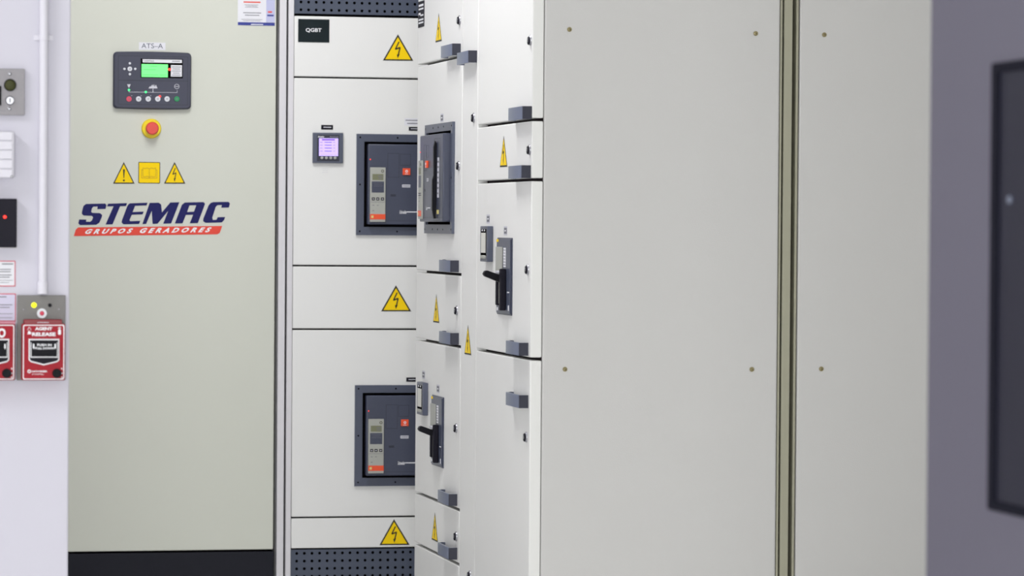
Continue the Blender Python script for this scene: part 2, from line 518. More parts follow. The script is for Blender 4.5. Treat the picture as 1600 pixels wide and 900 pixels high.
# slight outward bow of the top and bottom rims
def bow(p):
    k = (1-((p[0]-(u0+u1)/2)/((u1-u0)/2))**2)*0.0022
    return (p[0], p[1] + (k if p[1] > (v0+v1)/2 else -k))
dense = []
for a, c in zip(base, base[1:]+base[:1]):
    L = math.hypot(c[0]-a[0], c[1]-a[1]); k = max(1, int(L/0.015))
    for i in range(k): dense.append((a[0]+(c[0]-a[0])*i/k, a[1]+(c[1]-a[1])*i/k))
b = B('navy_plastic'); b.prism(fr, [bow(p) for p in dense], 0.0, 0.016, cham=0.004)
iu0, iu1, iv0, iv1 = ZR(103, 203, 918, 788)
b.m('navy_deep')
b.outline(fr, rrect(iu0, iu1, iv0, iv1, 0.002), 0.0016, 0.016, t=0.0003)
b.rect(fr, iu0, iu1, Z(0, 493)[1], Z(0, 487)[1], 0.016)
b.m('gap_black'); b.rect(fr, *ZR(368, 238, 860, 470), 0.016)
b.m('pale_print')
b.line(fr, [Z(230, 612), Z(230, 631), Z(794, 637), Z(794, 612)], 0.0011, 0.0163)
b.line(fr, [Z(511, 588), Z(511, 632)], 0.0018, 0.0163)
b.flat(fr, [Z(458, 588), Z(478, 560), Z(482, 572), Z(505, 542), Z(512, 562), Z(524, 538), Z(530, 572), Z(545, 545), Z(564, 588)], 0.0163)
b.flat(fr, [Z(208, 540), Z(250, 540), Z(240, 562), Z(236, 578), Z(224, 578), Z(218, 562)], 0.0163)
b.ring(fr, *Z(790, 566), 0.0065, 0.0078, 0.016, 0.0166, 22)
b.line(fr, [Z(768, 566), Z(812, 566)], 0.0014, 0.0163)
for x in (262, 372, 484): b.rect(fr, *ZR(x-6, 672, x+6, 677), 0.016)
cp_ = b.obj('control_panel', ats, label='dark blue generator controller panel')
b = B('green_lcd'); b.rect(fr, *ZR(378, 303, 684, 458), 0.0164, t=0.0012)
b.m('green_lcd_ink')
for x0, x1, y in ((480, 560, 330), (400, 540, 368), (392, 570, 430), (590, 665, 432)): b.lines_of_print(fr, *ZR(x0, y-7, x1, y+7), 0.0177, 1, 0.3)
b.obj('screen', cp_, label='lit green screen')
b = B('label_white'); b.rect(fr, *ZR(390, 246, 849, 292), 0.0164, t=0.001)
b.m('grey_print'); b.textbox(fr, 'DEEPSEA', *ZR(408, 258, 525, 279), 0.0176, bold=0.01)
b.rect(fr, *ZR(735, 266, 828, 276), 0.0174)
b.m('label_white'); b.rect(fr, *ZR(720, 315, 849, 451), 0.0164, t=0.001)
b.m('grey_print'); b.lines_of_print(fr, *ZR(728, 325, 838, 445), 0.0174, 5, 0.3)
b.obj('label_strip', cp_)
def knob(x, y, r, m, mk=None, name='button'):
    b = B(m); u, v = Z(x, y)
    b.cyl(fr, u, v, r*0.00202/7.5, 0.016, 0.0182, 20, cham=0.0006)
    if mk: b.m('grey_print'); b.ring(fr, u, v, 0.0016, 0.0027, 0.0182, 0.0186, 12)
    b.obj(name, cp_)
knob(240, 360, 27, 'button_white', 1)
for x, y in ((240, 295), (240, 422), (177, 360), (303, 360)): knob(x, y, 14, 'button_white')
for x, m in ((230, 'button_red'), (343, 'button_white'), (455, 'button_white'), (567, 'button_white'), (676, 'button_white'), (790, 'button_green')):
    knob(x, 712, 31, m, 1)
for x, y, m in ((703, 366, 'led_red'), (230, 607, 'led_green'), (427, 631, 'led_green'), (592, 682, 'led_red')):
    b = B(m); b.dome(fr, *Z(x, y), 0.0034 if y > 400 else 0.004, 0.0162, 0.002, 14); b.obj('indicator_lamp', cp_)
# emergency stop
b = B('collar_yellow'); u, v = fr.p(236.3, 201)
b.cyl(fr, u, v, 0.0305, 0.0, 0.008, 40, cham=0.003); b.cyl(fr, u, v, 0.019, 0.008, 0.016, 30)
es = b.obj('emergency_stop', ats, label='yellow round collar of the emergency stop')
b = B('stop_red'); b.cyl(fr, u, v, 0.0135, 0.016, 0.026, 28); b.cyl(fr, u, v, 0.020, 0.026, 0.034, 36, cham=0.0035)
b.obj('push_button', es, label='red mushroom button')
# signs
bolt_sign(fr, (fr.p(193.4, 253), fr.p(176.6, 287), fr.p(210.4, 287)), ats, 0.0, 'yellow exclamation mark warning triangle', 'bang')
bolt_sign(fr, (fr.p(272.8, 253), fr.p(256.2, 287), fr.p(289.6, 287)), ats, 0.0, 'yellow lightning bolt warning triangle')
b = B('black_vinyl'); u0, u1, v0, v1 = R(216.2, 253, 250.2, 286.8)
b.flat(fr, rrect(u0, u1, v0, v1, 0.003), 0.0)
b.m('yellow_vinyl'); b.flat(fr, rrect(u0+0.0022, u1-0.0022, v0+0.0022, v1-0.0022, 0.002), 0.0004)
b.m('black_vinyl'); cu_, cv_ = (u0+u1)/2, (v0+v1)/2
b.m('book_line')
for s in (-1, 1):
    b.line(fr, [(cu_, cv_+0.012), (cu_+s*0.006, cv_+0.015), (cu_+s*0.014, cv_+0.013), (cu_+s*0.020, cv_+0.015), (cu_+s*0.020, cv_-0.011), (cu_+s*0.014, cv_-0.013), (cu_+s*0.006, cv_-0.011), (cu_, cv_-0.014)], 0.0014, 0.0008)
    b.line(fr, [(cu_+s*0.020, cv_+0.009), (cu_+s*0.024, cv_+0.009), (cu_+s*0.024, cv_-0.016), (cu_, cv_-0.017)], 0.0014, 0.0008)
b.line(fr, [(cu_, cv_+0.012), (cu_, cv_-0.016)], 0.0014, 0.0008)
b.obj('manual_sign', ats, label='yellow square sign with an open book')
# logo
def Lg(x, y): return fr.p(110+x/6.154, 305+y/6.154)
LET = {
 'S': [(150, 84), (332, 80), (346, 94), (338, 132), (258, 134), (262, 108), (220, 110), (206, 128), (200, 160), (212, 170), (285, 172), (306, 190), (300, 215), (278, 264), (248, 284), (92, 287), (76, 270), (84, 234), (154, 234), (150, 254), (190, 256), (208, 240), (218, 212), (205, 198), (128, 196), (110, 178), (112, 155), (125, 104)],
 'T': [(362, 82), (545, 76), (535, 104), (478, 106), (405, 280), (338, 282), (415, 106), (352, 108)],
 'E': [(572, 78), (742, 72), (732, 98), (622, 102), (598, 162), (705, 158), (694, 184), (590, 188), (568, 240), (575, 250), (672, 246), (660, 276), (510, 280), (492, 262), (498, 235), (545, 110), (555, 92)],
 'M': [(762, 74), (850, 72), (872, 90), (880, 165), (960, 70), (1048, 68), (968, 272), (892, 274), (940, 150), (838, 274), (790, 276), (782, 150), (728, 276), (692, 278)],
 'C': [(1375, 66), (1520, 64), (1534, 80), (1524, 118), (1450, 120), (1456, 94), (1415, 96), (1398, 110), (1364, 215), (1370, 238), (1405, 236), (1415, 212), (1488, 210), (1478, 238), (1455, 262), (1300, 266), (1276, 250), (1278, 225), (1330, 95), (1350, 74)]}
b = B('logo_blue')
for l in LET.values(): b.flat(fr, [Lg(*p) for p in l], 0.0004)
b.flat(fr, [Lg(*p) for p in ((1100, 70), (1280, 66), (1294, 82), (1285, 110), (1225, 268), (1148, 270), (1180, 188), (1110, 190), (1078, 270), (1004, 272), (1072, 92))], 0.0004,
       holes=([Lg(*p) for p in ((1145, 98), (1210, 96), (1205, 112), (1188, 158), (1122, 162))],))
b.m('logo_red'); b.flat(fr, [Lg(*p) for p in ((75, 310), (1460, 296), (1436, 362), (1412, 376), (32, 393), (52, 330))], 0.0004)
b.m('white_print')
b.text(fr, 'GRUPOS', (Lg(138, 374), Lg(592, 366), Lg(604, 318), Lg(150, 326)), 0.001, bold=0.05, shear=0.35, spacing=1.7)
b.text(fr, 'GERADORES', (Lg(664, 365), Lg(1346, 356), Lg(1360, 308), Lg(676, 316)), 0.001, bold=0.05, shear=0.35, spacing=1.7)
b.obj('logo', ats, label='blue and red generator maker logo')
# notice card at the top
b = B('label_white'); u0, u1, v0, v1 = R(371.8, -44, 429.4, 40.6)
b.flat(fr, rrect(u0, u1, v0, v1, 0.002), 0.0, t=0.0008)
b.m('pale_blue'); b.rect(fr, R(416, 0, 429.2, 1)[0], u1-0.0005, v0+0.009, v1-0.002, 0.0009)
b.m('royal_blue'); b.rect(fr, u0+0.0005, u1-0.0005, v0+0.0005, v0+0.010, 0.0009)
b.m('white_print'); b.rect(fr, *R(392, 37.4, 411, 39), 0.0014)
b.m('logo_red'); b.textbox(fr, 'SCAN TEC 24H7', *R(380.5, 1.5, 407, 5), 0.0012, bold=0.01) if False else b.rect(fr, *R(380.5, 2.2, 407, 4.6), 0.0009)
b.m('grey_print'); b.lines_of_print(fr, *R(382, 6.5, 404, 12.5), 0.0009, 3, 0.3); b.lines_of_print(fr, *R(380, 18, 408, 26), 0.0009, 2, 0.3); b.lines_of_print(fr, *R(377, 29, 410, 34), 0.0009, 2, 0.25)
b.m('logo_red'); b.rect(fr, *R(418.5, 17.5, 425, 20), 0.0014)
b.m('royal_blue'); b.rect(fr, *R(417.5, 23, 427.5, 25.5), 0.0014)
b.obj('notice_card', ats, label='white and blue notice card')

# ------------------------------------------------------------------ QGBT switchboard (facing, partly hidden)
qx0 = fr.p(434.5, 450)[0]
qd = fr.p(457.3, 450)[0]          # left edge of the panels
qx1 = XS+0.20
qg = thing('electrical_cabinet', 'white switchboard labelled QGBT with two large dark circuit breakers, seen face on', 'cabinet', ((qx0+qx1)/2, YA+0.3, 0))
b = B('gap_black'); wbox(b, qx0+0.004, qx1-0.004, YA+0.022, YA+0.06, 0.03, TOP-0.01)
b.m('white_enamel'); wbox(b, qx0+0.002, qx1, YA+0.06, YA+0.58, 0.0, TOP, 0.002); b.obj('body', qg)
b = B('trim_enamel'); s0, s1 = fr.p(434.2, 450)[0], fr.p(445.2, 450)[0]
b.box(fr, s0, s1, 0.0, TOP, -0.03, 0.004, 0.002); b.obj('edge_trim', qg)
b = B('trim_enamel'); b.box(fr, fr.p(448.2, 450)[0], qd-0.001, 0.0, TOP, -0.03, 0.002, 0.002); b.obj('edge_trim', qg)
seams = [fr.p(550, y)[1] for y in (24.5, 121.8, 415.5, 514.5, 808, 857)]
pn = []
for i in range(5):
    b = B('grey_white_enamel')
    b.box(fr, qd, qx1-0.004, seams[i+1]+0.0025, seams[i]-(0.0025 if i else 0.004), -0.024, 0.0, 0.003)
    pn.append(b.obj('front_panel', qg))
def grille(vt, vb, hu, hv, rows, cols, closed=()):
    """perforated sheet with real holes; hu, hv = first hole, pitch 24 mm"""
    P, r = 0.0242, 0.0047
    b = B('grille_metal')
    gu0, gu1 = hu-P/2, hu-P/2+P*cols
    gv1 = hv+P/2; gv0 = gv1-P*rows
    n = -0.004
    if gu0 > qd: b.rect(fr, qd, gu0, gv0, gv1, n-0.001, t=0.001)
    if vt > gv1: b.rect(fr, qd, gu1, gv1, vt, n-0.001, t=0.001)
    if vb < gv0: b.rect(fr, qd, gu1, vb, gv0, n-0.001, t=0.001)
    for j in range(rows):
        for i in range(cols):
            cu, cv = hu+i*P, hv-j*P
            K = 12
            if (i, j) in closed:
                b.rect(fr, cu-P/2, cu+P/2, cv-P/2, cv+P/2, n-0.001, t=0.001); continue
            inner = [b.bm.verts.new(fr.w(cu+r*math.cos(2*PI*k/K+PI/4), cv+r*math.sin(2*PI*k/K+PI/4), n)) for k in range(K)]
            deep = [b.bm.verts.new(fr.w(cu+r*math.cos(2*PI*k/K+PI/4), cv+r*math.sin(2*PI*k/K+PI/4), n-0.003)) for k in range(K)]
            outer = []
            for k in range(K):
                a = 2*PI*k/K+PI/4; c, s = math.cos(a), math.sin(a); q = P/2/max(abs(c), abs(s))
                outer.append(b.bm.verts.new(fr.w(cu+q*c, cv+q*s, n)))
            for k in range(K):
                l = (k+1) % K
                b.face([outer[k], outer[l], inner[l], inner[k]])
                b.face([inner[k], inner[l], deep[l], deep[k]])
    return b
hu, hv = fr.p(464.0, 865)
b = grille(seams[5]-0.004, 0.05, hu, hv, 4, 27, ())
b.obj('ventilation_grille', qg, label='dark perforated grille at the bottom')
hu, hv = fr.p(470.6, 15)
b = grille(seams[0]+0.0, seams[0]+0.004, hu, hv+0.0242*4, 5, 26)
b.obj('ventilation_grille', qg, label='dark perforated grille at the top')
b = B('grey_white_enamel'); b.box(fr, qd, qx1-0.004, hv+0.0242*4.5+0.004, TOP-0.005, -0.024, 0.0, 0.003); b.obj('front_panel', qg)
# QGBT plate
b = B('plate_green_black'); u0, u1, v0, v1 = R(465.9, 29.6, 514.4, 66.6)
b.box(fr, u0, u1, v0, v1, 0.0, 0.002, 0.0005, 1)
b.m('white_print'); b.textbox(fr, 'QGBT', *R(477.6, 43.9, 502.2, 51.2), 0.0024, bold=0.02)
b.obj('name_plate', qg, label='black plate reading QGBT')
bolt_sign(fr, (fr.p(621.7, 53.6), fr.p(598.2, 94.6), fr.p(645.8, 95.2)), qg, 0.0, 'yellow lightning bolt sign on the top panel')
bolt_sign(fr, (fr.p(618.6, 445.8), fr.p(595.4, 486.6), fr.p(642.6, 486.6)), qg, 0.0, 'yellow lightning bolt sign on the middle panel')
bolt_sign(fr, (fr.p(615.6, 811.2), fr.p(592.8, 851.8), fr.p(640, 851.4)), qg, 0.0, 'yellow lightning bolt sign on the bottom panel')
# power meter
def M(x, y): return fr.p(480+x/10, 190+y/10)
def MR(x0, y0, x1, y1):
    u0, v1 = M(x0, y0); u1, v0 = M(x1, y1); return u0, u1, v0, v1
b = B('slate_plastic'); b.box(fr, *MR(82, 172, 552, 652), 0.0, 0.012, 0.002)
b.m('navy_deep'); b.rect(fr, *MR(145, 208, 492, 622), 0.012)
b.m('white_print'); b.textbox(fr, 'Schneider', *MR(158, 222, 258, 252), 0.0128, bold=0.03, shear=0.2)
b.m('pale_print'); b.textbox(fr, 'PowerLogic', *MR(345, 232, 478, 250), 0.0128)
pm = b.obj('power_meter', qg, label='dark square power meter')
b = B('lilac_lcd'); b.rect(fr, *MR(176, 260, 472, 540), 0.0124, t=0.001)
b.m('violet_bar'); b.rect(fr, *MR(220, 274, 420, 296), 0.0134)
b.m('lilac_ink')
for y in (325, 370, 415, 462):
    b.rect(fr, *MR(190, y-3, 232, y+3), 0.0134); b.rect(fr, *MR(262, y-6, 372, y+6), 0.0134); b.rect(fr, *MR(398, y-3, 424, y+3), 0.0134)
b.rect(fr, *MR(195, 512, 455, 516), 0.0134)
b.obj('screen', pm, label='lit lilac screen')
for x in (220, 288, 357, 425):
    b = B('trip_grey'); b.cyl(fr, *M(x, 567), 0.0046, 0.0124, 0.015, 18, cham=0.0008); b.obj('button', pm)
def black_tag(x0, y0, x1, y1, parent, f=None):
    f = f or fr
    b = B('black_satin'); u0, u1, v0, v1 = R(x0, y0, x1, y1, f=f)
    b.rect(f, u0, u1, v0, v1, 0.0, t=0.0012)
    b.m('pale_print'); k = (v1-v0)
    b.rect(f, u0+k*0.5, u1-k*0.4, v0+k*0.42, v0+k*0.6, 0.0013)
    return b.obj('identification_tag', parent, label='small black tag')
black_tag(501.8, 195.2, 520.2, 202.6, qg)
black_tag(638.8, 198.2, 660, 204.4, qg)
black_tag(634.8, 589.8, 656, 596.4, qg)
b = B('label_white'); b.rect(fr, *R(632, 184.5, 664, 196.5), 0.0)
b.m('grey_print'); b.lines_of_print(fr, *R(633.5, 185.5, 662, 195.5), 0.0005, 2, 0.3)
b.obj('text_label', qg)
b = B('pale_print'); b.lines_of_print(fr, *R(503, 262, 513, 271), 0.0002, 3, 0.12)
b.obj('text_label', qg)
breaker(fr.sub(*fr.p(556.9, 209.2)), qg, 'upper dark draw-out circuit breaker')
breaker(fr.sub(*fr.p(554.3, 601.8)), qg, 'lower dark draw-out circuit breaker')

# ------------------------------------------------------------------ receding row of white switchboards (three sections)
fr = FS
T_D = 0.030                                   # door thickness
def U(x, y=450): return fr.p(x, y)[0]
def V(x, y): return fr.p(x, y)[1]
uA0, uA1 = U(650.4), U(719.9)
uB0, uB1 = uA1+0.006, U(744.6)-0.003
uC0, uC1 = uB1+0.006, -YP
RTOP = 2.08
def seamv(x0, y0, x1, y1): return (V(x0, y0)+V(x1, y1))/2
def section(u0, u1, label, seams, gap=0.008):
    t = thing('electrical_cabinet', label, 'cabinet', (XS+0.3, -(u0+u1)/2, 0))
    b = B('seam_brown'); b.box(fr, u0+0.002, u1-0.006, 0.02, RTOP-0.01, -T_D-0.06, -T_D-0.001)
    b.m('white_enamel'); b.box(fr, u0, u1-0.019, 0.0, RTOP, -0.60, -T_D-0.004, 0.001); b.obj('body', t)
    b = B('black_plinth'); b.box(fr, u0+0.002, u1-0.002, 0.0, 0.09, -T_D, -0.004, 0.001); b.obj('plinth', t)
    vs = [RTOP-0.01] + seams + [0.092]
    doors = []
    for i in range(len(vs)-1):
        b = B('white_enamel')
        b.box(fr, u0, u1, vs[i+1]+gap/2, vs[i]-gap/2, -T_D, 0.0, 0.003)
        doors.append(b.obj('door', t))
    return t, doors
def tri_side(apex, h=0.082, w=0.094):
    au, av = fr.p(*apex)
    return ((au, av), (au-w/2, av-h), (au+w/2, av-h))
def handle_px(x0, y0, x1, y1, parent):
    p = 0.024
    u1, _ = fr.p(x1, (y0+y1)/2, 0.0)            # near foot on the door
    u0, _ = fr.p(x0, (y0+y1)/2, p)
    va = fr.p(x1, y0, 0.010)[1]; vb = fr.p(x1, y1, 0.010)[1]
    vm = (va+vb)/2
    return pull_handle(fr, u0, u1, vm-0.0165, vm+0.0165, 0.0, parent, p)
def lock_px(x, y, parent):
    u, v = fr.p(x, y, 0.004); return lock(fr, u, v, 0.0, parent)

sA = [seamv(654.4, 103.3, 712.2, 88.9), seamv(652.1, 423.4, 721.7, 429.7), seamv(651.7, 529.6, 721.3, 542.9), seamv(648.9, 769.1, 717.8, 797.1), seamv(648.9, 848.4, 717.8, 883.3)]
cA, dA = section(uA0, uA1, 'white switchboard column farthest down the receding row, next to the QGBT front', sA)
for i, h in enumerate(((687, 67.5, 719.5, 84.5), (684, 408, 716.5, 425), (684, 521, 716.5, 540), (682, 774, 714, 793), (682, 858, 714, 877.5))):
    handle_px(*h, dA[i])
for i, l in enumerate(((716.3, 31.5), (715, 259), (712, 485), (711, 669), (711, 838))): lock_px(*l, dA[i])
bolt_sign(fr, tri_side((685.7, 21)), dA[0], 0.0)
bolt_sign(fr, tri_side((682, 460)), dA[2], 0.0)
bolt_sign(fr, tri_side((679.7, 801)), dA[4], 0.0)
# black and white sign at its top
b = B('black_satin'); u0, u1 = U(653.8, 20), U(663.2, 20); v1 = V(658, 2); v0 = V(658, 42.5)
b.rect(fr, u0, u1, v0, v1, 0.0, t=0.001)
b.m('white_print'); h = v1-v0
for a, c in ((.12, .2), (.27, .33), (.52, .58), (.68, .74), (.80, .86)): b.rect(fr, u0+0.012, u1-0.012, v1-h*c, v1-h*a, 0.0011)
b.rect(fr, u0+0.01, u0+0.04, v0+h*.42, v0+h*.56, 0.0011)
b.obj('notice_sign', cA, label='black sign with white print')
bk = fr.sub(U(667.4, 280), V(688, 193.2))
breaker(bk, cA, 'dark draw-out circuit breaker with black charging handle')
tiny_tag(fr, 690.8, 184, cA); tiny_tag(fr, 662, 585.5, cA); tiny_tag(fr, 684.6, 607.5, cA)

def meter(x0, x1, y0, y1, parent):
    """x0..x1 on face; raised box with pale screen"""
    n = 0.016
    u0, _ = fr.p(x0, (y0+y1)/2, n)
    u1 = u0+0.096
    vm = fr.p(x0+4, (y0+y1)/2, n)[1]
    v0, v1 = vm-0.048, vm+0.048
    b = B('slate_plastic'); b.box(fr, u0, u1, v0, v1, 0.0, n, 0.002)
    b.m('gap_black'); b.rect(fr, u0+0.012, u1-0.014, v0+0.016, v1-0.008, n)
    b.m('white_print')
    for u in (u0+0.03, u0+0.06): b.rect(fr, u-0.006, u+0.006, v1-0.014, v1-0.009, n+0.0005)
    m = b.obj('power_meter', parent)
    b = B('screen_cream'); b.rect(fr, u0+0.018, u1-0.020, v0+0.024, v1-0.018, n+0.0005, t=0.001); b.obj('screen', m)
    for k in range(4):
        b = B('trip_grey'); b.cyl(fr, u0+0.024+k*0.016, v0+0.013, 0.0045, n, n+0.004, 14); b.obj('button', m)
    return m
def lever_breaker(x0, x1, ytop, ybot, parent, label):
    """moulded case breaker behind an escutcheon, with a black extended lever"""
    u0, u1 = U(x0, (ytop+ybot)/2), U(x1, (ytop+ybot)/2)
    xm = (x0+x1)/2
    v1, v0 = V(xm, ytop), V(xm, ybot)
    wd, ht = u1-u0, v1-v0
    b = B('slate_dark'); b.box(fr, u0, u1, v0, v1, 0.0, 0.003, 0.001, 1)
    b.m('slate_plastic'); b.box(fr, u0+0.006, u1-0.006, v0+0.004, v1-0.004, 0.003, 0.006, 0.001, 1)
    b.m('trip_grey'); b.box(fr, u0+0.010, u0+wd*0.48, v1-ht*0.47, v1-ht*0.12, 0.006, 0.010, 0.001, 1)
    b.m('yellow_vinyl'); b.rect(fr, u0+0.004, u0+0.03, v1-ht*0.055, v1-ht*0.02, 0.006)
    b.m('white_print'); b.rect(fr, u0+wd*0.52, u0+wd*0.68, v1-ht*0.38, v1-ht*0.13, 0.0062)
    b.m('grey_print'); b.lines_of_print(fr, u0+wd*0.53, u0+wd*0.67, v1-ht*0.37, v1-ht*0.14, 0.0068, 6, 0.2)
    b.m('white_print'); b.rect(fr, u0+wd*0.80, u0+wd*0.93, v1-ht*0.71, v1-ht*0.695, 0.0062)
    b.rect(fr, u0+wd*0.86, u0+wd*0.92, v0+ht*0.06, v0+ht*0.13, 0.0062); b.rect(fr, u0+wd*0.08, u0+wd*0.16, v0+ht*0.05, v0+ht*0.09, 0.0062)
    root = b.obj('circuit_breaker', parent, label=label)
    # two raised cheeks with the lever between them
    b = B('black_satin')
    b.box(fr, u0+wd*0.62, u0+wd*0.72, v0+ht*0.06, v1-ht*0.40, 0.006, 0.022, 0.003)
    b.box(fr, u0+wd*0.26, u0+wd*0.34, v0+ht*0.12, v1-ht*0.56, 0.006, 0.018, 0.003)
    b.m('trip_grey'); b.box(fr, u0+wd*0.34, u0+wd*0.62, v0+ht*0.14, v1-ht*0.43, 0.006, 0.012, 0.002)
    b.m('pale_print'); b.box(fr, u0+wd*0.34, u0+wd*0.66, v1-ht*0.465, v1-ht*0.43, 0.006, 0.022, 0.002)
    b.obj('handle_housing', root)
    b = B('black_plastic')
    # lever sweeps up and out of the housing, in the plane of n and v
    lu = u0+wd*0.50
    L = [(0.006, -0.60), (0.018, -0.575), (0.056, -0.50), (0.060, -0.47), (0.056, -0.432), (0.050, -0.425), (0.012, -0.49), (0.006, -0.50)]
    hf = Frame(fr.w(lu, v1, 0), fr.n, fr.v, -fr.u)
    b.prism(hf, [(p[0], p[1]*ht) for p in L], -0.011, 0.011)
    b.obj('lever', root, label='black lever')
    return root
meter(651.3, 666, 597, 648, cA)
lever_breaker(676.2, 693.8, 618.6, 728.8, cA, 'grey breaker with protruding black lever')

# middle narrow section
cB, dB = section(uB0, uB1, 'narrow plain white switchboard column in the middle of the receding row', [])
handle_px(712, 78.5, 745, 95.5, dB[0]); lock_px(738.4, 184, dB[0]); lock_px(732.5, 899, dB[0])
bolt_sign(fr, tri_side((731.4, 508)), dB[0], 0.0)

# nearest section with the long side panel
sC = [seamv(748.9, 197.3, 831, 186.7), seamv(747, 284.4, 830, 281.2), seamv(745.3, 546.7, 827, 560)]
cC, dC = section(uC0, uC1, 'nearest white switchboard column of the row, with lever breaker and broad screwed side panel', sC)
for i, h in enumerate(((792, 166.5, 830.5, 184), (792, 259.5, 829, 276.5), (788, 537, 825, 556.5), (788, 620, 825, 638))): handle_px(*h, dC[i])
for i, l in enumerate(((826.8, 63), (825.6, 234), (822.8, 421), (820.3, 683))): lock_px(*l, dC[i])
bolt_sign(fr, tri_side((787.3, 212.4)), dC[1], 0.0)
meter(750.2, 768, 353, 409, cC)
lever_breaker(778.4, 801, 371.5, 492, cC, 'grey breaker with protruding black lever')
tiny_tag(fr, 763, 342, cC); tiny_tag(fr, 790, 360.5, cC)

# side panel of the near section (faces the camera)
fp = FP
def UX(x, y=450): return fp.p(x, y)[0]
pu0, pu1 = UX(847.9), UX(1215.6)
def screw(f, x, y, parent):
    u, v = f.p(x, y, 0.002)
    b = B('screw_brass'); b.cyl(f, u, v, 0.0062, 0.0, 0.0015, 18)
    b.dome(f, u, v, 0.0046, 0.0015, 0.0022, 16, 4)
    b.m('gap_black'); b.line(f, [(u-0.003, v+0.001), (u+0.003, v-0.001)], 0.001, 0.0036)
    return b.obj('screw', parent)
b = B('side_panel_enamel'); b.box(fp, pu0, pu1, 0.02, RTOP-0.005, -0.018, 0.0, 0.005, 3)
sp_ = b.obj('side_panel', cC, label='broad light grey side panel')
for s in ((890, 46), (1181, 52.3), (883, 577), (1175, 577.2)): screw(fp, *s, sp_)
b = B('frame_enamel')
b.box(fp, UX(1216.4), UX(1219.6), 0.0, RTOP, -0.03, -0.002, 0.0008, 1)
b.box(fp, UX(1222.6), UX(1235.8), 0.0, RTOP, -0.05, -0.004, 0.002)
b.m('gap_black'); b.box(fp, UX(1219.0), UX(1223.0), 0.01, RTOP-0.01, -0.05, -0.014)
b.obj('corner_post', cC, label='beige corner post')
b = B('gap_black'); wbox(b, XS+0.59, UX(1241.4), YP+0.12, YP+0.6, 0.01, RTOP-0.01)
b.obj('gap_shade_block', cC)  # black block added behind the gap, stands in for its deep shade

# ------------------------------------------------------------------ second cabinet to the right
x0 = UX(1242.0); x1 = UX(1246.8)+0.66
c2 = thing('electrical_cabinet', 'plain light grey cabinet end with two screws, right of the long dark vertical gap', 'cabinet', ((x0+x1)/2, YP+0.3, 0))
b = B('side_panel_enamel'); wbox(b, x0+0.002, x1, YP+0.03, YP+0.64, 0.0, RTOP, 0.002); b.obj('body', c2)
b = B('frame_enamel'); b.box(fp, x0, UX(1245.6), 0.0, RTOP, -0.05, -0.006, 0.001, 1)
b.m('gap_black'); b.box(fp, UX(1245.5), UX(1247.2), 0.0, RTOP-0.01, -0.04, -0.016); b.obj('corner_post', c2, label='narrow beige corner post')
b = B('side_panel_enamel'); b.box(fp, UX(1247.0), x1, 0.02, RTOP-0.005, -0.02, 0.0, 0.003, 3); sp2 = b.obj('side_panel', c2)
for s in ((1288.3, 54.3), (1283.6, 576.5)): screw(fp, *s, sp2)

# ------------------------------------------------------------------ near dark cabinet at the right edge
XN = at_depth(1451, 450, 5.5).x
fn = side(XN)
nu0 = fn.p(1451, 450)[0]
nc = thing('electrical_cabinet', 'dusky purple-grey cabinet close by at the right edge, with a dark tinted window', 'cabinet', (XN+0.25, -(nu0+0.4), 0))
b = B('dusk_enamel'); b.box(fn, nu0, nu0+0.8, 0.0, 2.05, -0.5, -0.024, 0.002); b.obj('body', nc)
wu0 = fn.p(1549, 450)[0]; wv1 = fn.p(1577, 97)[1]; wv0 = fn.p(1577, 802)[1]
wu1 = nu0+0.8-(wu0-nu0)
b = B('dusk_enamel')
b.prism(fn, [(nu0, 0.08), (nu0+0.8, 0.08), (nu0+0.8, 2.04), (nu0, 2.04)], -0.022, 0.0, holes=(rrect(wu0, wu1, wv0, wv1, 0.006)[::-1],))
nd = b.obj('door', nc)
b = B('gasket'); b.prism(fn, rrect(wu0-0.001, wu1+0.001, wv0-0.001, wv1+0.001, 0.006), -0.020, 0.003, holes=(rrect(wu0+0.03, wu1-0.03, wv0+0.014, wv1-0.014, 0.004),))
b.m('tinted_acrylic'); b.rect(fn, wu0+0.005, wu1-0.005, wv0+0.005, wv1-0.005, -0.006, t=0.006)
b.obj('window_pane', nd, label='dark tinted window')
b = B('handle_grey'); u, v = fn.p(1579, 312, 0.0)
b.cyl(fn, u, v, 0.006, 0.0, 0.004, 18, cham=0.001); b.obj('reflection_spot', nd)  # small disc standing in for a reflection on the window

# ------------------------------------------------------------------ things on the left wall
fr = FWL
def tw(name, label, cat, x0, y0, x1, y1, group=None):
    u0, u1, v0, v1 = R(x0, y0, x1, y1)
    return thing(name, label, cat, ((u0+u1)/2, YW, v0), group)
S_ = 8.0/FPX*1.0      # metres per pixel on the wall
# steel plate with lens and key switch
t = tw('switch_plate', 'brushed steel wall plate with round dark lens above a key switch', 'switch plate', -52, 107, 38, 180)
b = B('steel_brushed'); b.box(fr, *R(-52, 106.7, 37.8, 180.4), 0.0, 0.012, 0.001)
b.m('grey_print'); b.rect(fr, *R(-20, 172.6, 8, 173.6), 0.012)
b.obj('plate', t)
b = B('olive_lens'); u, v = fr.p(15.2, 133.3); b.dome(fr, u, v, 9*S_, 0.012, 0.006, 26)
b.m('black_plastic'); b.ring(fr, u, v, 8.4*S_, 9.6*S_, 0.012, 0.015); b.obj('indicator_lens', t)
b = B('chrome'); u, v = fr.p(14.8, 157.3); b.cyl(fr, u, v, 7*S_, 0.012, 0.018, 26, cham=0.002)
b.m('black_plastic'); b.rect(fr, u-0.001, u+0.001, v-0.005, v+0.005, 0.018); b.obj('key_switch', t)
for x, y in ((14.7, 115.6), (14.2, 170.2)):
    b = B('chrome'); b.dome(fr, *fr.p(x, y), 3*S_, 0.012, 0.002, 14, 4); b.obj('screw', t)
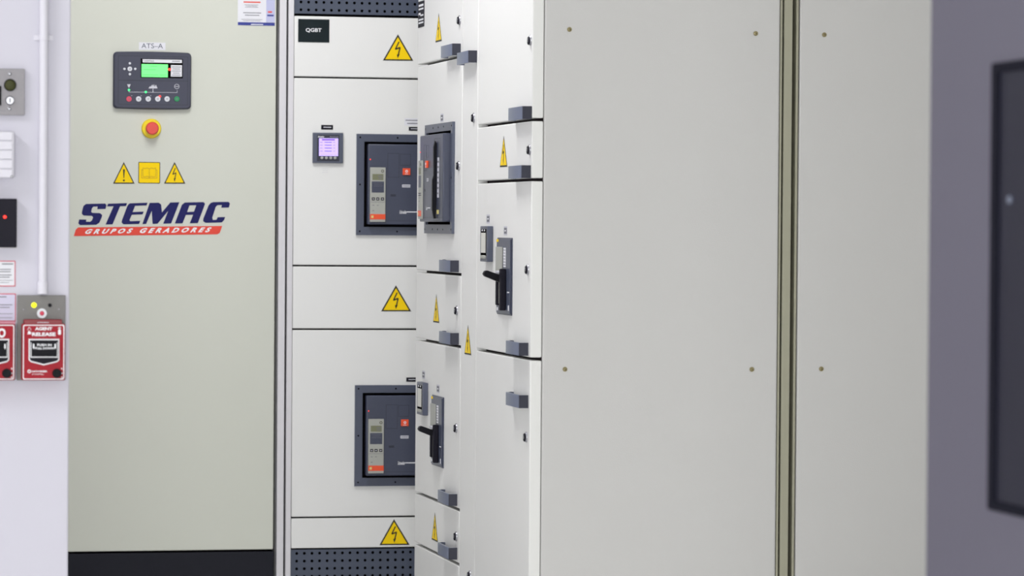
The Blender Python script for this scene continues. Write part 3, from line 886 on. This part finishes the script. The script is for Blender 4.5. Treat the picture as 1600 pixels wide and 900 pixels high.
b = B('black_plastic'); b.box(fr, *R(-40, 134, 1.2, 165), 0.012, 0.016, 0.001); b.obj('display', t)
# white junction box
t = tw('junction_box', 'small white plastic junction box with ribbed cover', 'junction box', -52, 205, 21.3, 279)
b = B('plastic_white'); b.box(fr, *R(-52, 205, 20.5, 278.6), 0.0, 0.034, 0.003); b.obj('body', t)
b = B('plastic_white')
ys = (205.5, 220, 234.7, 249.2, 264, 278)
for y0, y1 in zip(ys, ys[1:]): b.box(fr, *R(-51, y0+0.3, 17.5, y1-0.3), 0.033, 0.037, 0.0012)
cov = b.obj('cover', t)
b = B('chrome'); b.dome(fr, *fr.p(16.6, 276.3), 2.4*S_, 0.0372, 0.002, 14, 4); b.obj('screw', t)
# black reader with red lamp
t = tw('access_reader', 'black wall reader with one small red light', 'reader', -48, 310, 26, 388)
b = B('trim_enamel'); b.box(fr, *R(-48, 311, 26.2, 388.2), 0.0, 0.008, 0.001); b.obj('back_plate', t)
b = B('black_satin'); b.box(fr, *R(-48, 310, 25, 386.8), 0.008, 0.024, 0.002); b.obj('body', t)
b = B('led_red'); b.dome(fr, *fr.p(6.5, 339), 2.6*S_, 0.024, 0.003, 14); b.obj('indicator_lamp', t)
# printed notices
def notice(y0, y1, x1, m, label, rows, tagm):
    b = B('sign_red'); u0, u1, v0, v1 = R(-52, y0, x1, y1)
    b.rect(fr, u0, u1, v0, v1, 0.0, t=0.0012)
    b.m(m); b.rect(fr, u0+0.002, u1-0.0018, v0+0.002, v1-0.002, 0.0012)
    b.m('grey_print')
    for x0, xx, y, h in rows: b.rect(fr, *R(x0, y, xx, y+h), 0.0017)
    loc = ((u0+u1)/2, YW, v0)
    o = b.obj('notice_sign', loc=loc)
    tag(o, label, 'sign')
notice(407.2, 447.6, 23.8, 'label_white', 'small white notice with red border, upper of the two on the wall', ((3, 20.5, 411.5, 1.8), (-10, 17, 420.2, 1.4), (-10, 16.5, 423.8, 1.4), (-10, 18, 429, 1.4), (-10, 15, 432.4, 1.4), (-10, 20, 437.5, 0.8), (-10, 14, 441, 0.8)), 0)
notice(458.4, 502.2, 24.4, 'pale_lilac', 'small pale lilac notice with red border, lower of the two on the wall', ((-10, 10, 463, 1.6), (-10, 19, 475.6, 1.3), (-10, 15, 479.6, 1.3), (-10, 20, 489.8, 0.8), (-10, 19, 496, 0.8)), 0)
# conduit
u, _ = fr.p(66.6, 300); cz = fr.p(66.6, 459)[1]
loc = (u, YW-0.013, cz)
t = thing('conduit', 'white vertical wall conduit running down to the agent release station', 'pipe', (u, YW, cz))
hf = Frame(Vector((u, YW-0.012, 0)), (1, 0, 0), (0, 1, 0), (0, 0, 1))
b = B('plastic_white'); b.cyl(hf, 0, 0, 0.0098, cz, CEIL-0.001, 24); b.obj('tube', t)
b = B('plastic_white'); b.cyl(hf, 0, 0, 0.0118, cz, cz+0.028, 24, cham=0.002); b.obj('coupling', t)
for z in (1.62, 2.3):
    b = B('plastic_white'); b.box(fr, u-0.022, u+0.022, z-0.006, z+0.006, 0.0, 0.003, 0.001); b.cyl(hf, 0, 0, 0.0112, z-0.006, z+0.006, 20); b.obj('clamp', t)

def station(dx, label, words):
    """release station on a plate; dx shifts pixels from the right-hand one"""
    t = tw('release_station', label, 'fire alarm station', 27+dx, 461, 101+dx, 595)
    def Q(x, y, n=0.0): return fr.p(26+x/6.2+dx, 455+y/6.2, n)
    def QR(x0, y0, x1, y1, n=0.0):
        u0, v1 = Q(x0, y0, n); u1, v0 = Q(x1, y1, n); return u0, u1, v0, v1
    n0 = 0.010
    if dx == 0:
        b = B('steel_plate_dim'); b.box(fr, *QR(4, 38, 466, 862), 0.0, n0, 0.001)
        b.m('chrome')
        for x, y in ((60, 175), (405, 175)): b.dome(fr, *Q(x, y), 0.0018, n0, 0.001, 10, 3)
        b.m('black_plastic'); b.cyl(fr, *Q(318, 135), 3.0*S_, n0, n0+0.002, 16)
        b.m('grey_print')
        b.rect(fr, *QR(50, 176, 88, 180), n0)
        b.obj('back_plate', t, label='grey steel back plate')
        b = B('led_yellow'); b.dome(fr, *Q(165, 134), 4.2*S_, n0, 0.005, 18); b.obj('indicator_lamp', t, label='lit yellow lamp')
        b = B('chrome'); b.m('button_white'); b.ring(fr, *Q(240, 213), 3.6*S_, 7.6*S_, n0, n0+0.006, 26)
        b.m('button_red'); b.dome(fr, *Q(240, 213), 4.2*S_, n0+0.001, 0.006, 20)
        b.obj('abort_button', t, label='red button in a silver ring')
        b = B('fire_red_dark'); b.box(fr, *QR(60, 270, 430, 330), n0, n0+0.022, 0.002)
        b.m('pale_print'); b.rect(fr, *QR(190, 296, 300, 302), n0+0.022)
        b.obj('top_cap', t)
    else:
        b = B('steel_plate_dim'); b.box(fr, *QR(4, 300, 466, 862), 0.0, n0, 0.001); b.obj('back_plate', t)
        b = B('pink_edge'); b.box(fr, *QR(4, 292, 466, 330), n0, n0+0.008, 0.001); b.obj('top_cap', t)
    C0, C1 = n0, n0+0.028
    b = B('fire_red'); cu = rrect(*QR(42, 312, 455, 856), 0.004)
    b.prism(fr, cu, C0, C1, cham=0.002)
    b.m('white_print')
    q = QR(50, 320, 447, 848)
    b.prism(fr, rrect(*q, 0.004), C1, C1+0.0006, holes=(rrect(q[0]+0.0022, q[1]-0.0022, q[2]+0.0022, q[3]-0.0022, 0.003),))
    if words:
        b.textbox(fr, 'AGENT', *QR(165, 342, 332, 374), C1+0.0006, bold=0.05)
        b.textbox(fr, 'RELEASE', *QR(136, 394, 364, 430), C1+0.0006, bold=0.05)
        b.textbox(fr, 'NOTIFIER', *QR(136, 762, 286, 778), C1+0.0006, bold=0.05)
        b.textbox(fr, 'BY HONEYWELL', *QR(138, 792, 250, 803), C1+0.0006, bold=0.02)
        b.ring(fr, *Q(110, 770), 1.4*S_, 2.8*S_, C1, C1+0.0007, 14)
        # flame and bottle pictograms
        b.line(fr, [Q(92, 372), Q(110, 340), Q(128, 372)], 0.0009, C1)
        b.flat(fr, [Q(94, 412), Q(98, 388), Q(110, 372), Q(116, 390), Q(126, 384), Q(128, 412)], C1)
        b.flat(fr, rrect(*QR(388, 368, 416, 416), 0.0018), C1); b.rect(fr, *QR(396, 340, 408, 368), C1); b.rect(fr, *QR(386, 350, 418, 356), C1)
    else:
        b.textbox(fr, 'O', *QR(292, 354, 366, 446), C1+0.0006, bold=0.045)
    for y in (745, 790, 828): b.rect(fr, *QR(420, y-8, 430, y+6), C1)
    cov = b.obj('cover', t, label='red moulded cover')
    b = B('white_print')
    win = [(104, 456), (400, 456), (400, 660), (380, 680), (250, 712), (124, 680), (104, 660)]
    b.prism(fr, [Q(*p) for p in win], C1, C1+0.002)
    b.m('black_satin')
    b.prism(fr, [Q(*p) for p in ((116, 470), (388, 470), (388, 655), (374, 668), (250, 698), (130, 668), (116, 655))], C1+0.002, C1+0.003)
    b.m('white_print')
    for xx in ((122, 490, 130, 630), (376, 490, 384, 630), (122, 626, 384, 638)): b.rect(fr, *QR(*xx), C1+0.003)
    b.obj('window_frame', t)
    b = B('black_plastic'); b.box(fr, *QR(134, 480, 372, 622), C1+0.003, C1+0.012, 0.002)
    if words:
        b.m('white_print')
        b.textbox(fr, 'PUSH IN', *QR(182, 502, 322, 524), C1+0.0126, bold=0.04)
        b.textbox(fr, 'PULL DOWN', *QR(162, 534, 342, 556), C1+0.0126, bold=0.04)
        for x in (148, 356):
            b.flat(fr, [Q(x-7, 532), Q(x-7, 502), Q(x+7, 502), Q(x+7, 532), Q(x+12, 532), Q(x, 556), Q(x-12, 532)], C1+0.0122)
    else:
        b.m('white_print'); b.flat(fr, [Q(350, 532), Q(350, 502), Q(362, 502), Q(362, 532), Q(366, 532), Q(356, 556), Q(346, 532)], C1+0.0122)
    b.obj('pull_handle', t, label='black pull handle')
    b = B('black_plastic'); u, v = Q(376, 788)
    b.cyl(fr, u, v, 7.2*S_, C1, C1+0.006, 26, cham=0.001); b.cyl(fr, u, v, 4.5*S_, C1+0.006, C1+0.008, 20)
    b.obj('key_lock', t)
station(0, 'red AGENT RELEASE station on a grey steel plate with a yellow lamp', True)
station(-78, 'red pull station cut off by the left picture edge, left of the agent release station', False)

for o in bpy.data.objects:
    if '_base' in o: del o['_base']
